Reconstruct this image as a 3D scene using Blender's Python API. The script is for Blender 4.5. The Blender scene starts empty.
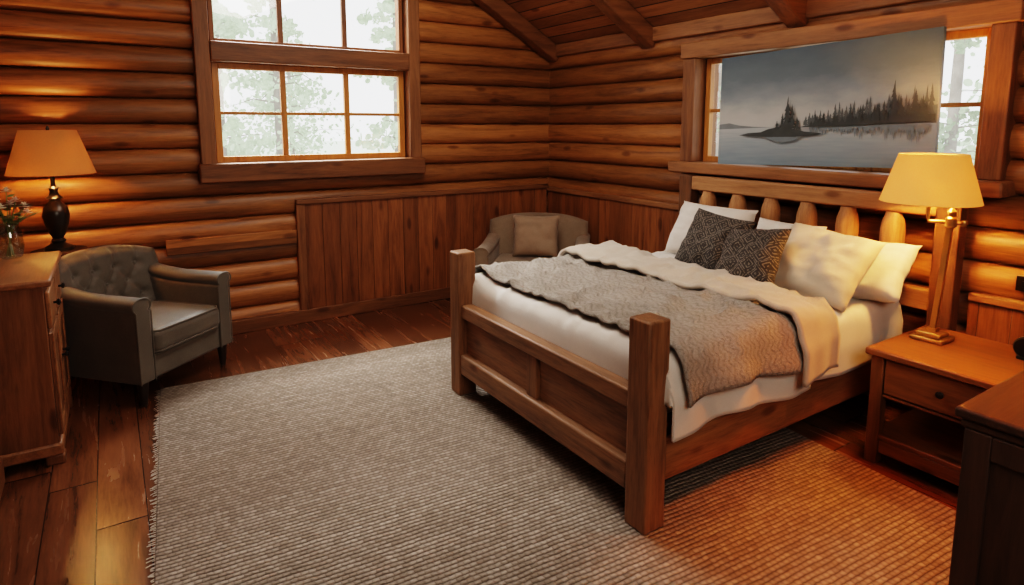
import bpy, bmesh, math, random
from mathutils import Vector, Matrix, noise
random.seed(7)
S = bpy.context.scene
COL = S.collection
R = math.radians
PI = math.pi

# ------------------------------------------------------------------ materials
def newmat(name):
    m = bpy.data.materials.new(name); m.use_nodes = True
    nt = m.node_tree
    return m, nt, nt.nodes['Principled BSDF']
def nd(nt, t): return nt.nodes.new(t)
def put(nt, sock, v):
    if v is None: return
    if hasattr(v, 'is_output'): nt.links.new(v, sock)
    else: sock.default_value = v
def mth(nt, op, a, b=None, c=None):
    n = nd(nt, 'ShaderNodeMath'); n.operation = op
    put(nt, n.inputs[0], a); put(nt, n.inputs[1], b); put(nt, n.inputs[2], c)
    return n.outputs[0]
def ramp(nt, fac, stops):
    n = nd(nt, 'ShaderNodeValToRGB'); cr = n.color_ramp
    while len(cr.elements) < len(stops): cr.elements.new(0.5)
    for e, (p, c) in zip(cr.elements, stops):
        e.position = p; e.color = (c[0], c[1], c[2], 1)
    put(nt, n.inputs[0], fac)
    return n.outputs[0]
def mixc(nt, mode, fac, a, b):
    n = nd(nt, 'ShaderNodeMix'); n.data_type = 'RGBA'; n.blend_type = mode
    put(nt, n.inputs[0], fac)
    put(nt, n.inputs[6], a if hasattr(a, 'is_output') else (*a, 1))
    put(nt, n.inputs[7], b if hasattr(b, 'is_output') else (*b, 1))
    return n.outputs[2]
def objxyz(nt):
    tc = nd(nt, 'ShaderNodeTexCoord'); s = nd(nt, 'ShaderNodeSeparateXYZ')
    nt.links.new(tc.outputs['Object'], s.inputs[0])
    return tc.outputs['Object'], s.outputs
def bumpn(nt, bsdf, h, strength, dist=0.01):
    b = nd(nt, 'ShaderNodeBump'); b.inputs['Strength'].default_value = strength
    b.inputs['Distance'].default_value = dist
    put(nt, b.inputs['Height'], h); nt.links.new(b.outputs[0], bsdf.inputs['Normal'])
def noisen(nt, vec, scale, detail=5, dist=0.0, rough=0.6):
    n = nd(nt, 'ShaderNodeTexNoise'); n.inputs['Scale'].default_value = scale
    n.inputs['Detail'].default_value = detail; n.inputs['Distortion'].default_value = dist
    n.inputs['Roughness'].default_value = rough
    if vec is not None: nt.links.new(vec, n.inputs['Vector'])
    return n.outputs[0]

def wood(name, dark, light, grain='X', rough=0.45, plank=None, ends=None, bump=0.25, var=0.5, spec=0.4, knots=True, fine=0.35):
    """grain axis; plank=(axis,width,offset,gap) gives every board / log its own tone"""
    m, nt, b = newmat(name)
    vec, xyz = objxyz(nt)
    ax = {'X': 0, 'Y': 1, 'Z': 2}
    idv = None; gap = None
    if plank:
        pa, w, off, gp = plank
        q = mth(nt, 'DIVIDE', mth(nt, 'SUBTRACT', xyz[ax[pa]], off), w)
        idv = mth(nt, 'FLOOR', q)
        fr = mth(nt, 'FRACT', q)
        if gp:
            gap = mth(nt, 'LESS_THAN', mth(nt, 'MINIMUM', fr, mth(nt, 'SUBTRACT', 1.0, fr)), gp)
        if ends:
            wn0 = nd(nt, 'ShaderNodeTexWhiteNoise'); wn0.noise_dimensions = '1D'
            nt.links.new(idv, wn0.inputs['W'])
            q2 = mth(nt, 'DIVIDE', mth(nt, 'ADD', xyz[ax[grain]], mth(nt, 'MULTIPLY', wn0.outputs['Value'], 5.0)), ends)
            id2 = mth(nt, 'FLOOR', q2)
            f2 = mth(nt, 'FRACT', q2)
            gap = mth(nt, 'MAXIMUM', gap, mth(nt, 'LESS_THAN', f2, 0.004))
            idv = mth(nt, 'ADD', idv, mth(nt, 'MULTIPLY', id2, 57.3))
    sc = [9, 9, 9]; sc[ax[grain]] = 0.75
    mp = nd(nt, 'ShaderNodeMapping'); mp.inputs['Scale'].default_value = sc
    if idv is not None:
        cmb = nd(nt, 'ShaderNodeCombineXYZ')
        for k in range(3): nt.links.new(mth(nt, 'MULTIPLY', idv, 3.17 + k), cmb.inputs[k])
        nt.links.new(cmb.outputs[0], mp.inputs['Location'])
    nt.links.new(vec, mp.inputs['Vector'])
    n1 = noisen(nt, mp.outputs[0], 1.3, 6, 1.2)
    n2 = noisen(nt, mp.outputs[0], 10.0, 6, 0.4, 0.72)
    f = mth(nt, 'ADD', mth(nt, 'MULTIPLY', n1, 1.0 - fine), mth(nt, 'MULTIPLY', n2, fine))
    col = ramp(nt, f, [(0.33, dark), (0.5, [0.45*a+0.55*c for a, c in zip(dark, light)]), (0.68, light)])
    if knots:
        mk = nd(nt, 'ShaderNodeMapping'); s2 = [5.5, 5.5, 5.5]; s2[ax[grain]] = 2.2
        mk.inputs['Scale'].default_value = s2; nt.links.new(vec, mk.inputs['Vector'])
        vo = nd(nt, 'ShaderNodeTexVoronoi'); vo.inputs['Scale'].default_value = 1.0
        nt.links.new(mk.outputs[0], vo.inputs['Vector'])
        kf = ramp(nt, vo.outputs['Distance'], [(0.0, (0.2, 0.15, 0.13)), (0.10, (0.42, 0.34, 0.3)), (0.17, (1, 1, 1))])
        col = mixc(nt, 'MULTIPLY', 0.8, col, kf)
    if idv is not None:
        wn = nd(nt, 'ShaderNodeTexWhiteNoise'); wn.noise_dimensions = '1D'
        nt.links.new(mth(nt, 'ADD', idv, 0.37), wn.inputs['W'])
        v = mth(nt, 'ADD', 1.0 - var * 0.5, mth(nt, 'MULTIPLY', wn.outputs['Value'], var))
        cc = nd(nt, 'ShaderNodeCombineColor')
        for k in range(3): nt.links.new(v, cc.inputs[k])
        col = mixc(nt, 'MULTIPLY', 1.0, col, cc.outputs[0])
    h = f
    if gap is not None:
        col = mixc(nt, 'MIX', gap, col, tuple(0.18 * c for c in dark))
        h = mth(nt, 'SUBTRACT', f, mth(nt, 'MULTIPLY', gap, 1.2))
    nt.links.new(col, b.inputs['Base Color'])
    rr = mth(nt, 'ADD', rough - 0.1, mth(nt, 'MULTIPLY', n1, 0.2))
    nt.links.new(rr, b.inputs['Roughness'])
    b.inputs['Specular IOR Level'].default_value = spec
    bumpn(nt, b, h, bump, 0.01)
    return m

def fabric(name, c1, c2, scale=260, rough=0.9, bump=0.25, blotch=3.0, sheen=0.2, spec=0.2):
    m, nt, b = newmat(name)
    vec, xyz = objxyz(nt)
    n1 = noisen(nt, vec, blotch, 4)
    n2 = noisen(nt, vec, scale, 2)
    f = mth(nt, 'ADD', mth(nt, 'MULTIPLY', n1, 0.5), mth(nt, 'MULTIPLY', n2, 0.5))
    nt.links.new(ramp(nt, f, [(0.35, c1), (0.65, c2)]), b.inputs['Base Color'])
    b.inputs['Roughness'].default_value = rough
    b.inputs['Sheen Weight'].default_value = sheen
    b.inputs['Specular IOR Level'].default_value = spec
    bumpn(nt, b, n2, bump, 0.003)
    return m

def plain(name, c, rough=0.5, metal=0.0, emis=None, es=0.0, spec=0.5):
    m, nt, b = newmat(name)
    vec, xyz = objxyz(nt)
    n1 = noisen(nt, vec, 18, 4)
    nt.links.new(ramp(nt, n1, [(0.3, [x * 0.85 for x in c]), (0.7, c)]), b.inputs['Base Color'])
    b.inputs['Roughness'].default_value = rough; b.inputs['Metallic'].default_value = metal
    b.inputs['Specular IOR Level'].default_value = spec
    if emis:
        b.inputs['Emission Color'].default_value = (*emis, 1); b.inputs['Emission Strength'].default_value = es
    return m

LOGW = 0.19; BW = 0.15; FW = 0.19
M = {}
M['log_x'] = wood('log_wood_back', (0.115, 0.041, 0.013), (0.44, 0.186, 0.060), 'X', 0.40, ('Z', LOGW, 0.0, 0), None, 0.35, 0.8)
M['log_y'] = wood('log_wood_right', (0.115, 0.041, 0.013), (0.44, 0.186, 0.060), 'Y', 0.40, ('Z', LOGW, 0.0, 0), None, 0.35, 0.8)
M['wains_x'] = wood('wainscot_back', (0.10, 0.034, 0.012), (0.34, 0.128, 0.044), 'Z', 0.45, ('X', BW, 0.02, 0.008), None, 0.3, 0.5)
M['wains_y'] = wood('wainscot_right', (0.10, 0.034, 0.012), (0.34, 0.128, 0.044), 'Z', 0.45, ('Y', BW, 0.02, 0.008), None, 0.3, 0.5)
M['floor'] = wood('plank_floor', (0.065, 0.024, 0.010), (0.20, 0.075, 0.030), 'Y', 0.25, ('X', FW, 0.03, 0.012), 1.9, 0.10, 0.6, 0.65, knots=False, fine=0.3)
M['ceil'] = wood('ceiling_boards', (0.18, 0.072, 0.030), (0.44, 0.20, 0.083), 'Y', 0.5, ('X', 0.12, 0.0, 0.04), None, 0.3, 0.5)
M['beam'] = wood('rafter_wood', (0.10, 0.040, 0.017), (0.29, 0.12, 0.046), 'X', 0.5)
M['trim_x'] = wood('trim_wood_x', (0.08, 0.032, 0.013), (0.27, 0.112, 0.043), 'X', 0.5)
M['trim_y'] = wood('trim_wood_y', (0.13, 0.055, 0.023), (0.38, 0.172, 0.070), 'Y', 0.5)
M['trim_z'] = wood('trim_wood_z', (0.10, 0.041, 0.017), (0.31, 0.133, 0.052), 'Z', 0.5)
M['sash'] = wood('amber_sash_wood', (0.30, 0.11, 0.025), (0.55, 0.24, 0.06), 'Z', 0.4, knots=False)
M['bed_x'] = wood('bed_wood_x', (0.12, 0.049, 0.020), (0.37, 0.176, 0.072), 'X', 0.5, fine=0.5)
M['bed_y'] = wood('bed_wood_y', (0.100, 0.047, 0.023), (0.35, 0.182, 0.090), 'Y', 0.5, fine=0.5)
M['bed_z'] = wood('bed_wood_z', (0.100, 0.045, 0.021), (0.34, 0.170, 0.080), 'Z', 0.5, fine=0.5)
M['head_z'] = wood('head_post_wood', (0.06, 0.025, 0.010), (0.20, 0.088, 0.035), 'Z', 0.55, fine=0.5)
M['head_y'] = wood('headboard_wood_y', (0.22, 0.096, 0.040), (0.54, 0.285, 0.128), 'Y', 0.5)
M['spindle'] = wood('spindle_wood', (0.24, 0.105, 0.040), (0.55, 0.28, 0.12), 'Z', 0.5, knots=False, fine=0.5)
M['ns_y'] = wood('nightstand_wood_y', (0.11, 0.038, 0.012), (0.30, 0.115, 0.036), 'Y', 0.42)
M['ns_z'] = wood('nightstand_wood_z', (0.10, 0.036, 0.012), (0.28, 0.11, 0.036), 'Z', 0.45)
M['dr_z'] = wood('dresser_wood_z', (0.10, 0.042, 0.018), (0.30, 0.130, 0.055), 'Z', 0.42)
M['dr_y'] = wood('dresser_wood_y', (0.14, 0.060, 0.026), (0.40, 0.18, 0.078), 'Y', 0.36)
M['dark_z'] = wood('dark_cabinet_wood_z', (0.022, 0.012, 0.008), (0.075, 0.037, 0.021), 'Z', 0.5, knots=False)
M['dark_x'] = wood('dark_cabinet_wood_x', (0.028, 0.015, 0.010), (0.085, 0.043, 0.025), 'X', 0.5, spec=0.2, knots=False)
M['leg'] = plain('dark_leg_wood', (0.03, 0.016, 0.01), 0.4)
M['chair_grey'] = fabric('slate_grey_upholstery', (0.088, 0.076, 0.061), (0.165, 0.145, 0.118), 300, 0.58, 0.2, spec=0.4)
M['chair_taupe'] = fabric('taupe_upholstery', (0.175, 0.122, 0.084), (0.30, 0.22, 0.155), 300)
M['cush_taupe'] = fabric('taupe_cushion', (0.26, 0.175, 0.12), (0.37, 0.265, 0.185), 300, blotch=1.5)
M['linen'] = fabric('white_linen', (0.62, 0.575, 0.52), (0.76, 0.715, 0.66), 400, 0.85, 0.15)
M['cream'] = fabric('cream_linen', (0.58, 0.49, 0.38), (0.70, 0.61, 0.49), 400, 0.85, 0.2)
M['fold'] = fabric('beige_blanket', (0.43, 0.362, 0.292), (0.55, 0.475, 0.395), 300, 0.9, 0.25)
M['brass'] = plain('aged_brass', (0.60, 0.36, 0.13), 0.3, 0.85)
M['black'] = plain('black_metal', (0.012, 0.011, 0.01), 0.4, 0.3)
M['lampbody'] = plain('dark_turned_wood', (0.028, 0.02, 0.014), 0.28)
M['plate'] = plain('dark_bronze_plate', (0.035, 0.024, 0.017), 0.35, 0.6)

def shade_mat(name, col, emis, es, tf=0.55):
    m, nt, b = newmat(name)
    vec, xyz = objxyz(nt)
    n = noisen(nt, vec, 120, 3)
    c = ramp(nt, n, [(0.3, [x * 0.92 for x in col]), (0.7, col)])
    d = nd(nt, 'ShaderNodeBsdfDiffuse'); t = nd(nt, 'ShaderNodeBsdfTranslucent')
    nt.links.new(c, d.inputs[0]); nt.links.new(c, t.inputs[0])
    mx = nd(nt, 'ShaderNodeMixShader'); mx.inputs[0].default_value = tf
    nt.links.new(d.outputs[0], mx.inputs[1]); nt.links.new(t.outputs[0], mx.inputs[2])
    e = nd(nt, 'ShaderNodeEmission'); e.inputs[0].default_value = (*emis, 1); e.inputs[1].default_value = es
    ad = nd(nt, 'ShaderNodeAddShader')
    nt.links.new(mx.outputs[0], ad.inputs[0]); nt.links.new(e.outputs[0], ad.inputs[1])
    nt.links.new(ad.outputs[0], nt.nodes['Material Output'].inputs[0])
    return m
M['shade1'] = shade_mat('glowing_cream_shade', (0.92, 0.62, 0.30), (1.0, 0.40, 0.06), 0.18, 0.45)
M['shade2'] = shade_mat('tan_shade', (0.54, 0.33, 0.17), (1.0, 0.40, 0.10), 0.05)
M['bulb'] = plain('warm_bulb', (1, 0.8, 0.5), 0.3, 0, (1.0, 0.6, 0.25), 6.0)

def glass_mat(name, tint=(1, 1, 1), gl=0.06):
    m, nt, b = newmat(name)
    t = nd(nt, 'ShaderNodeBsdfTransparent'); t.inputs[0].default_value = (*tint, 1)
    g = nd(nt, 'ShaderNodeBsdfGlossy'); g.inputs['Roughness'].default_value = 0.03
    mx = nd(nt, 'ShaderNodeMixShader'); mx.inputs[0].default_value = gl
    nt.links.new(t.outputs[0], mx.inputs[1]); nt.links.new(g.outputs[0], mx.inputs[2])
    nt.links.new(mx.outputs[0], nt.nodes['Material Output'].inputs[0])
    return m
M['glass'] = glass_mat('window_glass')
M['vase'] = glass_mat('vase_glass', (0.88, 0.93, 0.90), 0.16)

def rug_mat():
    m, nt, b = newmat('woven_rug')
    vec, xyz = objxyz(nt)
    py, px = 0.024, 0.027
    nw = noisen(nt, vec, 7.0, 3)
    nf = noisen(nt, vec, 60.0, 3)
    yy = mth(nt, 'ADD', xyz[1], mth(nt, 'MULTIPLY', mth(nt, 'SUBTRACT', nw, 0.5), 0.016))
    yy = mth(nt, 'ADD', yy, mth(nt, 'MULTIPLY', mth(nt, 'SUBTRACT', nf, 0.5), 0.009))
    row = mth(nt, 'FLOOR', mth(nt, 'DIVIDE', yy, py))
    wr = nd(nt, 'ShaderNodeTexWhiteNoise'); wr.noise_dimensions = '1D'; nt.links.new(row, wr.inputs['W'])
    xs = mth(nt, 'ADD', mth(nt, 'DIVIDE', xyz[0], px), mth(nt, 'ADD', mth(nt, 'MULTIPLY', row, 0.5), mth(nt, 'MULTIPLY', wr.outputs['Value'], 0.35)))
    xs = mth(nt, 'ADD', xs, mth(nt, 'MULTIPLY', nf, 0.5))
    sy = mth(nt, 'POWER', mth(nt, 'ABSOLUTE', mth(nt, 'SINE', mth(nt, 'MULTIPLY', yy, PI / py))), 0.7)
    sx = mth(nt, 'POWER', mth(nt, 'ABSOLUTE', mth(nt, 'SINE', mth(nt, 'MULTIPLY', xs, PI))), 0.7)
    h = mth(nt, 'MULTIPLY', sy, mth(nt, 'ADD', 0.6, mth(nt, 'MULTIPLY', sx, 0.4)))
    cv = nd(nt, 'ShaderNodeCombineXYZ')
    nt.links.new(mth(nt, 'FLOOR', xs), cv.inputs[0]); nt.links.new(row, cv.inputs[1])
    wn = nd(nt, 'ShaderNodeTexWhiteNoise'); wn.noise_dimensions = '2D'
    nt.links.new(cv.outputs[0], wn.inputs['Vector'])
    tone = ramp(nt, wn.outputs['Value'], [(0.0, (0.285, 0.232, 0.186)), (0.5, (0.355, 0.296, 0.243)), (1.0, (0.43, 0.366, 0.306))])
    rb = ramp(nt, wr.outputs['Value'], [(0.0, (0.84, 0.83, 0.82)), (1.0, (1, 1, 1))])
    tone = mixc(nt, 'MULTIPLY', 1.0, tone, rb)
    bl = noisen(nt, vec, 1.6, 3)
    tone = mixc(nt, 'MULTIPLY', 1.0, tone, ramp(nt, bl, [(0.3, (0.86, 0.85, 0.84)), (0.7, (1, 1, 1))]))
    col = mixc(nt, 'MIX', h, (0.10, 0.075, 0.056), tone)
    nt.links.new(col, b.inputs['Base Color'])
    b.inputs['Roughness'].default_value = 0.95; b.inputs['Specular IOR Level'].default_value = 0.1
    bumpn(nt, b, h, 0.8, 0.009)
    return m
M['rug'] = rug_mat()
M['fringe'] = fabric('rug_fringe', (0.30, 0.25, 0.2), (0.45, 0.39, 0.33), 200)

def quilt_mat():
    m, nt, b = newmat('taupe_quilt')
    vec, xyz = objxyz(nt)
    nw = noisen(nt, vec, 9.0, 4)
    wob = mth(nt, 'MULTIPLY', mth(nt, 'SUBTRACT', nw, 0.5), 4.5)
    yz = mth(nt, 'ADD', xyz[1], xyz[2])
    u1 = mth(nt, 'ADD', mth(nt, 'MULTIPLY', xyz[0], PI / 0.034), mth(nt, 'ADD', wob, mth(nt, 'MULTIPLY', mth(nt, 'SINE', mth(nt, 'MULTIPLY', yz, 2*PI/0.085)), 0.9)))
    wave = mth(nt, 'POWER', mth(nt, 'ABSOLUTE', mth(nt, 'SINE', u1)), 0.6)      # fine wavy quilting rows
    n2 = noisen(nt, vec, 110, 4, 0.5)
    n3 = noisen(nt, vec, 3.0, 3)
    f = mth(nt, 'ADD', mth(nt, 'ADD', mth(nt, 'MULTIPLY', wave, 0.17), mth(nt, 'MULTIPLY', n2, 0.58)), mth(nt, 'MULTIPLY', n3, 0.25))
    col = ramp(nt, f, [(0.34, (0.265, 0.232, 0.197)), (0.54, (0.375, 0.338, 0.298)), (0.72, (0.475, 0.435, 0.39))])
    nt.links.new(col, b.inputs['Base Color'])
    b.inputs['Roughness'].default_value = 0.9; b.inputs['Specular IOR Level'].default_value = 0.15
    bumpn(nt, b, f, 1.0, 0.022)
    return m
M['quilt'] = quilt_mat()

def cushion_mat():
    m, nt, b = newmat('black_patterned_cushion')
    vec, xyz = objxyz(nt)
    y, z = xyz[1], xyz[2]
    a1 = mth(nt, 'ADD', mth(nt, 'MULTIPLY', y, 9.0), mth(nt, 'MULTIPLY', z, 9.0))
    a2 = mth(nt, 'SUBTRACT', mth(nt, 'MULTIPLY', y, 9.0), mth(nt, 'MULTIPLY', z, 9.0))
    t1 = mth(nt, 'ABSOLUTE', mth(nt, 'SUBTRACT', mth(nt, 'FRACT', a1), 0.5))
    t2 = mth(nt, 'ABSOLUTE', mth(nt, 'SUBTRACT', mth(nt, 'FRACT', a2), 0.5))
    mx = mth(nt, 'MAXIMUM', t1, t2)
    ringv = mth(nt, 'FRACT', mth(nt, 'MULTIPLY', mx, 5.0))
    line = mth(nt, 'LESS_THAN', ringv, 0.36)
    n2 = noisen(nt, vec, 80, 2)
    br = mth(nt, 'GREATER_THAN', n2, 0.45)
    f = mth(nt, 'MULTIPLY', line, br)
    col = mixc(nt, 'MIX', f, (0.040, 0.034, 0.030), (0.165, 0.14, 0.115))
    nt.links.new(col, b.inputs['Base Color'])
    b.inputs['Roughness'].default_value = 0.9
    bumpn(nt, b, n2, 0.3, 0.003)
    return m
M['cushion'] = cushion_mat()

# ------------------------------------------------------------------ object helpers
def origin(o):
    v = Vector((0, 0, 0))
    while o is not None:
        v += o.location; o = o.parent
    return v
def fin(name, bm, mat, parent=None, bev=0.0, seg=2, ang=40, subd=0, solid=0):
    if parent is not None: bmesh.ops.translate(bm, verts=bm.verts, vec=-origin(parent))
    if not solid: bmesh.ops.recalc_face_normals(bm, faces=bm.faces)
    me = bpy.data.meshes.new(name); bm.to_mesh(me); bm.free()
    for mm in (mat if isinstance(mat, (list, tuple)) else [mat]): me.materials.append(mm)
    me.polygons.foreach_set('use_smooth', [True] * len(me.polygons))
    me.set_sharp_from_angle(angle=R(ang))
    o = bpy.data.objects.new(name, me); COL.objects.link(o)
    if parent is not None: o.parent = parent
    if solid:
        sm = o.modifiers.new('solid', 'SOLIDIFY'); sm.thickness = solid; sm.offset = 1
    if bev:
        bv = o.modifiers.new('bevel', 'BEVEL'); bv.width = bev; bv.segments = seg; bv.limit_method = 'ANGLE'; bv.angle_limit = R(40)
        bv.harden_normals = False
    if subd:
        sb = o.modifiers.new('sub', 'SUBSURF'); sb.levels = subd; sb.render_levels = subd
    return o
def root(name, loc, label=None, cat=None, group=None, kind=None):
    o = bpy.data.objects.new(name, None); COL.objects.link(o); o.location = loc; o.empty_display_size = 0.1
    return tag(o, label, cat, group, kind)
def tag(o, label=None, cat=None, group=None, kind=None):
    if label: o['label'] = label
    if cat: o['category'] = cat
    if group: o['group'] = group
    if kind: o['kind'] = kind
    return o
def B(): return bmesh.new()
def box(bm, x0, x1, y0, y1, z0, z1):
    vs = [bm.verts.new(p) for p in ((x0,y0,z0),(x1,y0,z0),(x1,y1,z0),(x0,y1,z0),(x0,y0,z1),(x1,y0,z1),(x1,y1,z1),(x0,y1,z1))]
    for f in ((3,2,1,0),(4,5,6,7),(0,1,5,4),(1,2,6,5),(2,3,7,6),(3,0,4,7)): bm.faces.new([vs[i] for i in f])
    return bm
def bx(*a): return box(B(), *a)
def lathe(bm, prof, cx, cy, seg=28, cap=True):
    rings = []
    for r, z in prof:
        rings.append([bm.verts.new((cx + r * math.cos(2*PI*k/seg), cy + r * math.sin(2*PI*k/seg), z)) for k in range(seg)])
    for a, b in zip(rings, rings[1:]):
        for k in range(seg): bm.faces.new((a[k], a[(k+1) % seg], b[(k+1) % seg], b[k]))
    if cap:
        bm.faces.new(list(reversed(rings[0]))); bm.faces.new(rings[-1])
    return bm
def tube(bm, pts, r, seg=10, closed=False):
    pts = [Vector(p) for p in pts]; rings = []; n = len(pts)
    for i, p in enumerate(pts):
        if closed: t = (pts[(i+1) % n] - pts[(i-1) % n]).normalized()
        else: t = (pts[min(i+1, n-1)] - pts[max(i-1, 0)]).normalized()
        u = t.orthogonal().normalized() if i == 0 else (rings_u - t * rings_u.dot(t)).normalized()
        rings_u = u; v = t.cross(u)
        rr = r[i] if isinstance(r, (list, tuple)) else r
        rings.append([bm.verts.new(p + (u * math.cos(2*PI*k/seg) + v * math.sin(2*PI*k/seg)) * rr) for k in range(seg)])
    prs = list(zip(rings, rings[1:])) + ([(rings[-1], rings[0])] if closed else [])
    for a, b in prs:
        for k in range(seg): bm.faces.new((a[k], a[(k+1) % seg], b[(k+1) % seg], b[k]))
    if not closed:
        bm.faces.new(list(reversed(rings[0]))); bm.faces.new(rings[-1])
    return bm
def slab(front, back, nu, nv):
    """closed solid between two parametric sheets, u,v in 0..1"""
    bm = B(); F = []; K = []
    for i in range(nu + 1):
        F.append([bm.verts.new(front(i/nu, j/nv)) for j in range(nv + 1)])
        K.append([bm.verts.new(back(i/nu, j/nv)) for j in range(nv + 1)])
    for i in range(nu):
        for j in range(nv):
            bm.faces.new((F[i][j], F[i+1][j], F[i+1][j+1], F[i][j+1]))
            bm.faces.new((K[i][j], K[i][j+1], K[i+1][j+1], K[i+1][j]))
    for i in range(nu):
        bm.faces.new((F[i][0], K[i][0], K[i+1][0], F[i+1][0])); bm.faces.new((F[i][nv], F[i+1][nv], K[i+1][nv], K[i][nv]))
    for j in range(nv):
        bm.faces.new((F[0][j], F[0][j+1], K[0][j+1], K[0][j])); bm.faces.new((F[nu][j], K[nu][j], K[nu][j+1], F[nu][j+1]))
    return bm
def prism(bm, poly, axis, a0, a1):
    def P(p, a): return (a, p[0], p[1]) if axis == 'X' else (p[0], a, p[1])
    A = [bm.verts.new(P(p, a0)) for p in poly]; Bv = [bm.verts.new(P(p, a1)) for p in poly]
    n = len(poly)
    for k in range(n): bm.faces.new((A[k], A[(k+1) % n], Bv[(k+1) % n], Bv[k]))
    bm.faces.new(list(reversed(A))); bm.faces.new(Bv)
    return bm
def pillow_bm(w, h, t, n=24, seed=0, pinch=0.07, wr=0.016):
    bm = B(); sides = []
    for sgn in (1, -1):
        g = []
        for i in range(n + 1):
            rw = []
            for j in range(n + 1):
                u, v = 2*i/n - 1, 2*j/n - 1
                y = w/2 * u * (1 - pinch * (1 - v*v)); z = h/2 * v * (1 - pinch * (1 - u*u))
                th = t/2 * ((1 - u**4) * (1 - v**4)) ** 0.55
                th *= 1 + 0.22 * noise.noise(Vector((u*1.7 + seed, v*1.7, sgn)))
                k = (1-u*u)*(1-v*v)
                th += wr * noise.noise(Vector((u*3.5 + seed, v*3.5, sgn*3))) * min(1, 2*k)
                rd = (1 - 2*abs(noise.noise(Vector((u*2.6 + v*1.2 + seed, v*2.6 - u*1.1, sgn*7)))))
                th -= 0.8*wr * max(0, rd)**4 * min(1, 3*k)
                y += 0.010*noise.noise(Vector((u*3, v*3, seed)))
                rw.append(bm.verts.new((sgn * th, y, z + h/2)))
            g.append(rw)
        for i in range(n):
            for j in range(n):
                q = (g[i][j], g[i+1][j], g[i+1][j+1], g[i][j+1])
                bm.faces.new(q if sgn > 0 else q[::-1])
    bmesh.ops.remove_doubles(bm, verts=bm.verts, dist=0.0008)
    return bm

# ------------------------------------------------------------------ room
XR, YB, XL = 4.05, 5.47, -1.03         # flat backs of the log walls
EAVE, SL, RIDGE = 2.49, 0.577, 1.52
def ceil_z(x): return EAVE + SL * (4.0 - x) if x > RIDGE else EAVE + SL * (4.0 - RIDGE) - SL * (RIDGE - x)

def log_strip(bm, s0, s1, zc, to_w, seed):
    ns = max(2, int((s1 - s0) / 0.18) + 1); m = 12; rows = []
    for i in range(ns + 1):
        s = s0 + (s1 - s0) * i / ns
        k = 1 + 0.20 * noise.noise(Vector((s * 0.8, seed * 3.1, 0))) + 0.08 * noise.noise(Vector((s * 2.6, seed * 2.1, 4)))
        dz = 0.010 * noise.noise(Vector((s * 0.7, seed * 1.7, 5)))
        rw = []
        for j in range(m + 1):
            th = -PI/2 + PI * j / m
            d = 0.084 * max(0.0, math.cos(th)) ** 0.78 * k
            rw.append(bm.verts.new(to_w(s, d, zc + dz * math.cos(th) + (LOGW/2) * math.sin(th))))
        rows.append(rw)
    for a, b in zip(rows, rows[1:]):
        for j in range(m): bm.faces.new((a[j], b[j], b[j+1], a[j+1]))
    bm.faces.new(rows[0]); bm.faces.new(list(reversed(rows[-1])))
def cut(ranges, a, b):
    out = []
    for s0, s1 in ranges:
        if b <= s0 or a >= s1: out.append((s0, s1)); continue
        if a - s0 > 0.03: out.append((s0, a))
        if s1 - b > 0.03: out.append((b, s1))
    return out
def log_rows(bm, s_of_z, ztop, holes, to_w, seed):
    n = int(ztop / LOGW)
    for r in range(n + 1):
        zc = LOGW * (r + 0.5)
        rg = s_of_z(zc)
        if not rg: continue
        rg = [rg]
        for (a, b, z0, z1) in holes:
            if zc + LOGW/2 > z0 + 0.02 and zc - LOGW/2 < z1 - 0.02: rg = cut(rg, a, b)
        for s0, s1 in rg: log_strip(bm, s0, s1, zc, to_w, seed + r)

# window openings
W1 = (0.71, 2.35, 1.40, 3.10)     # back wall x0,x1,z0,z1
W2 = (1.43, 3.38, 1.41, 2.22)     # right wall y0,y1,z0,z1
bm = B()
def s_back(z):
    if z < EAVE: return (-1.03, 4.05)
    x1 = 4.0 - (z - EAVE) / SL + 0.1; x0 = -0.95 + (z - EAVE) / SL - 0.1
    return (x0, x1) if x1 - x0 > 0.3 else None
log_rows(bm, s_back, 3.95, [(W1[0]-0.06, W1[1]+0.06, W1[2]-0.06, W1[3]+0.06)], lambda s, d, z: (s, YB - d, z), 10)
box(bm, -1.2, W1[0], YB, YB+0.13, 0, 2.6); box(bm, W1[1], 4.2, YB, YB+0.13, 0, 2.6)
box(bm, W1[0], W1[1], YB, YB+0.13, 0, W1[2]); box(bm, W1[0], W1[1], YB, YB+0.13, W1[3], 3.3)
prism(bm, [(-1.1, 2.6), (W1[0], 2.6), (W1[0], 3.5)], 'Y', YB, YB+0.13)
prism(bm, [(W1[1], 2.6), (4.1, 2.6), (W1[1], 3.5)], 'Y', YB, YB+0.13)
prism(bm, [(W1[0], 3.3), (W1[1], 3.3), (2.0, 3.75), (1.0, 3.75)], 'Y', YB, YB+0.13)
tag(fin('wall_back', bm, M['log_x'], ang=50), 'log wall with the large two tier window', kind='structure')

bm = B()
log_rows(bm, lambda z: (-1.0, 5.47), 2.55, [(W2[0]-0.06, W2[1]+0.06, W2[2]-0.06, W2[3]+0.06)], lambda s, d, z: (XR - d, s, z), 50)
box(bm, XR, XR+0.13, -1.1, W2[0], 0, 2.6); box(bm, XR, XR+0.13, W2[1], 5.6, 0, 2.6)
box(bm, XR, XR+0.13, W2[0], W2[1], 0, W2[2]); box(bm, XR, XR+0.13, W2[0], W2[1], W2[3], 2.6)
tag(fin('wall_right', bm, M['log_y'], ang=50), 'log wall behind the bed', kind='structure')

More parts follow.
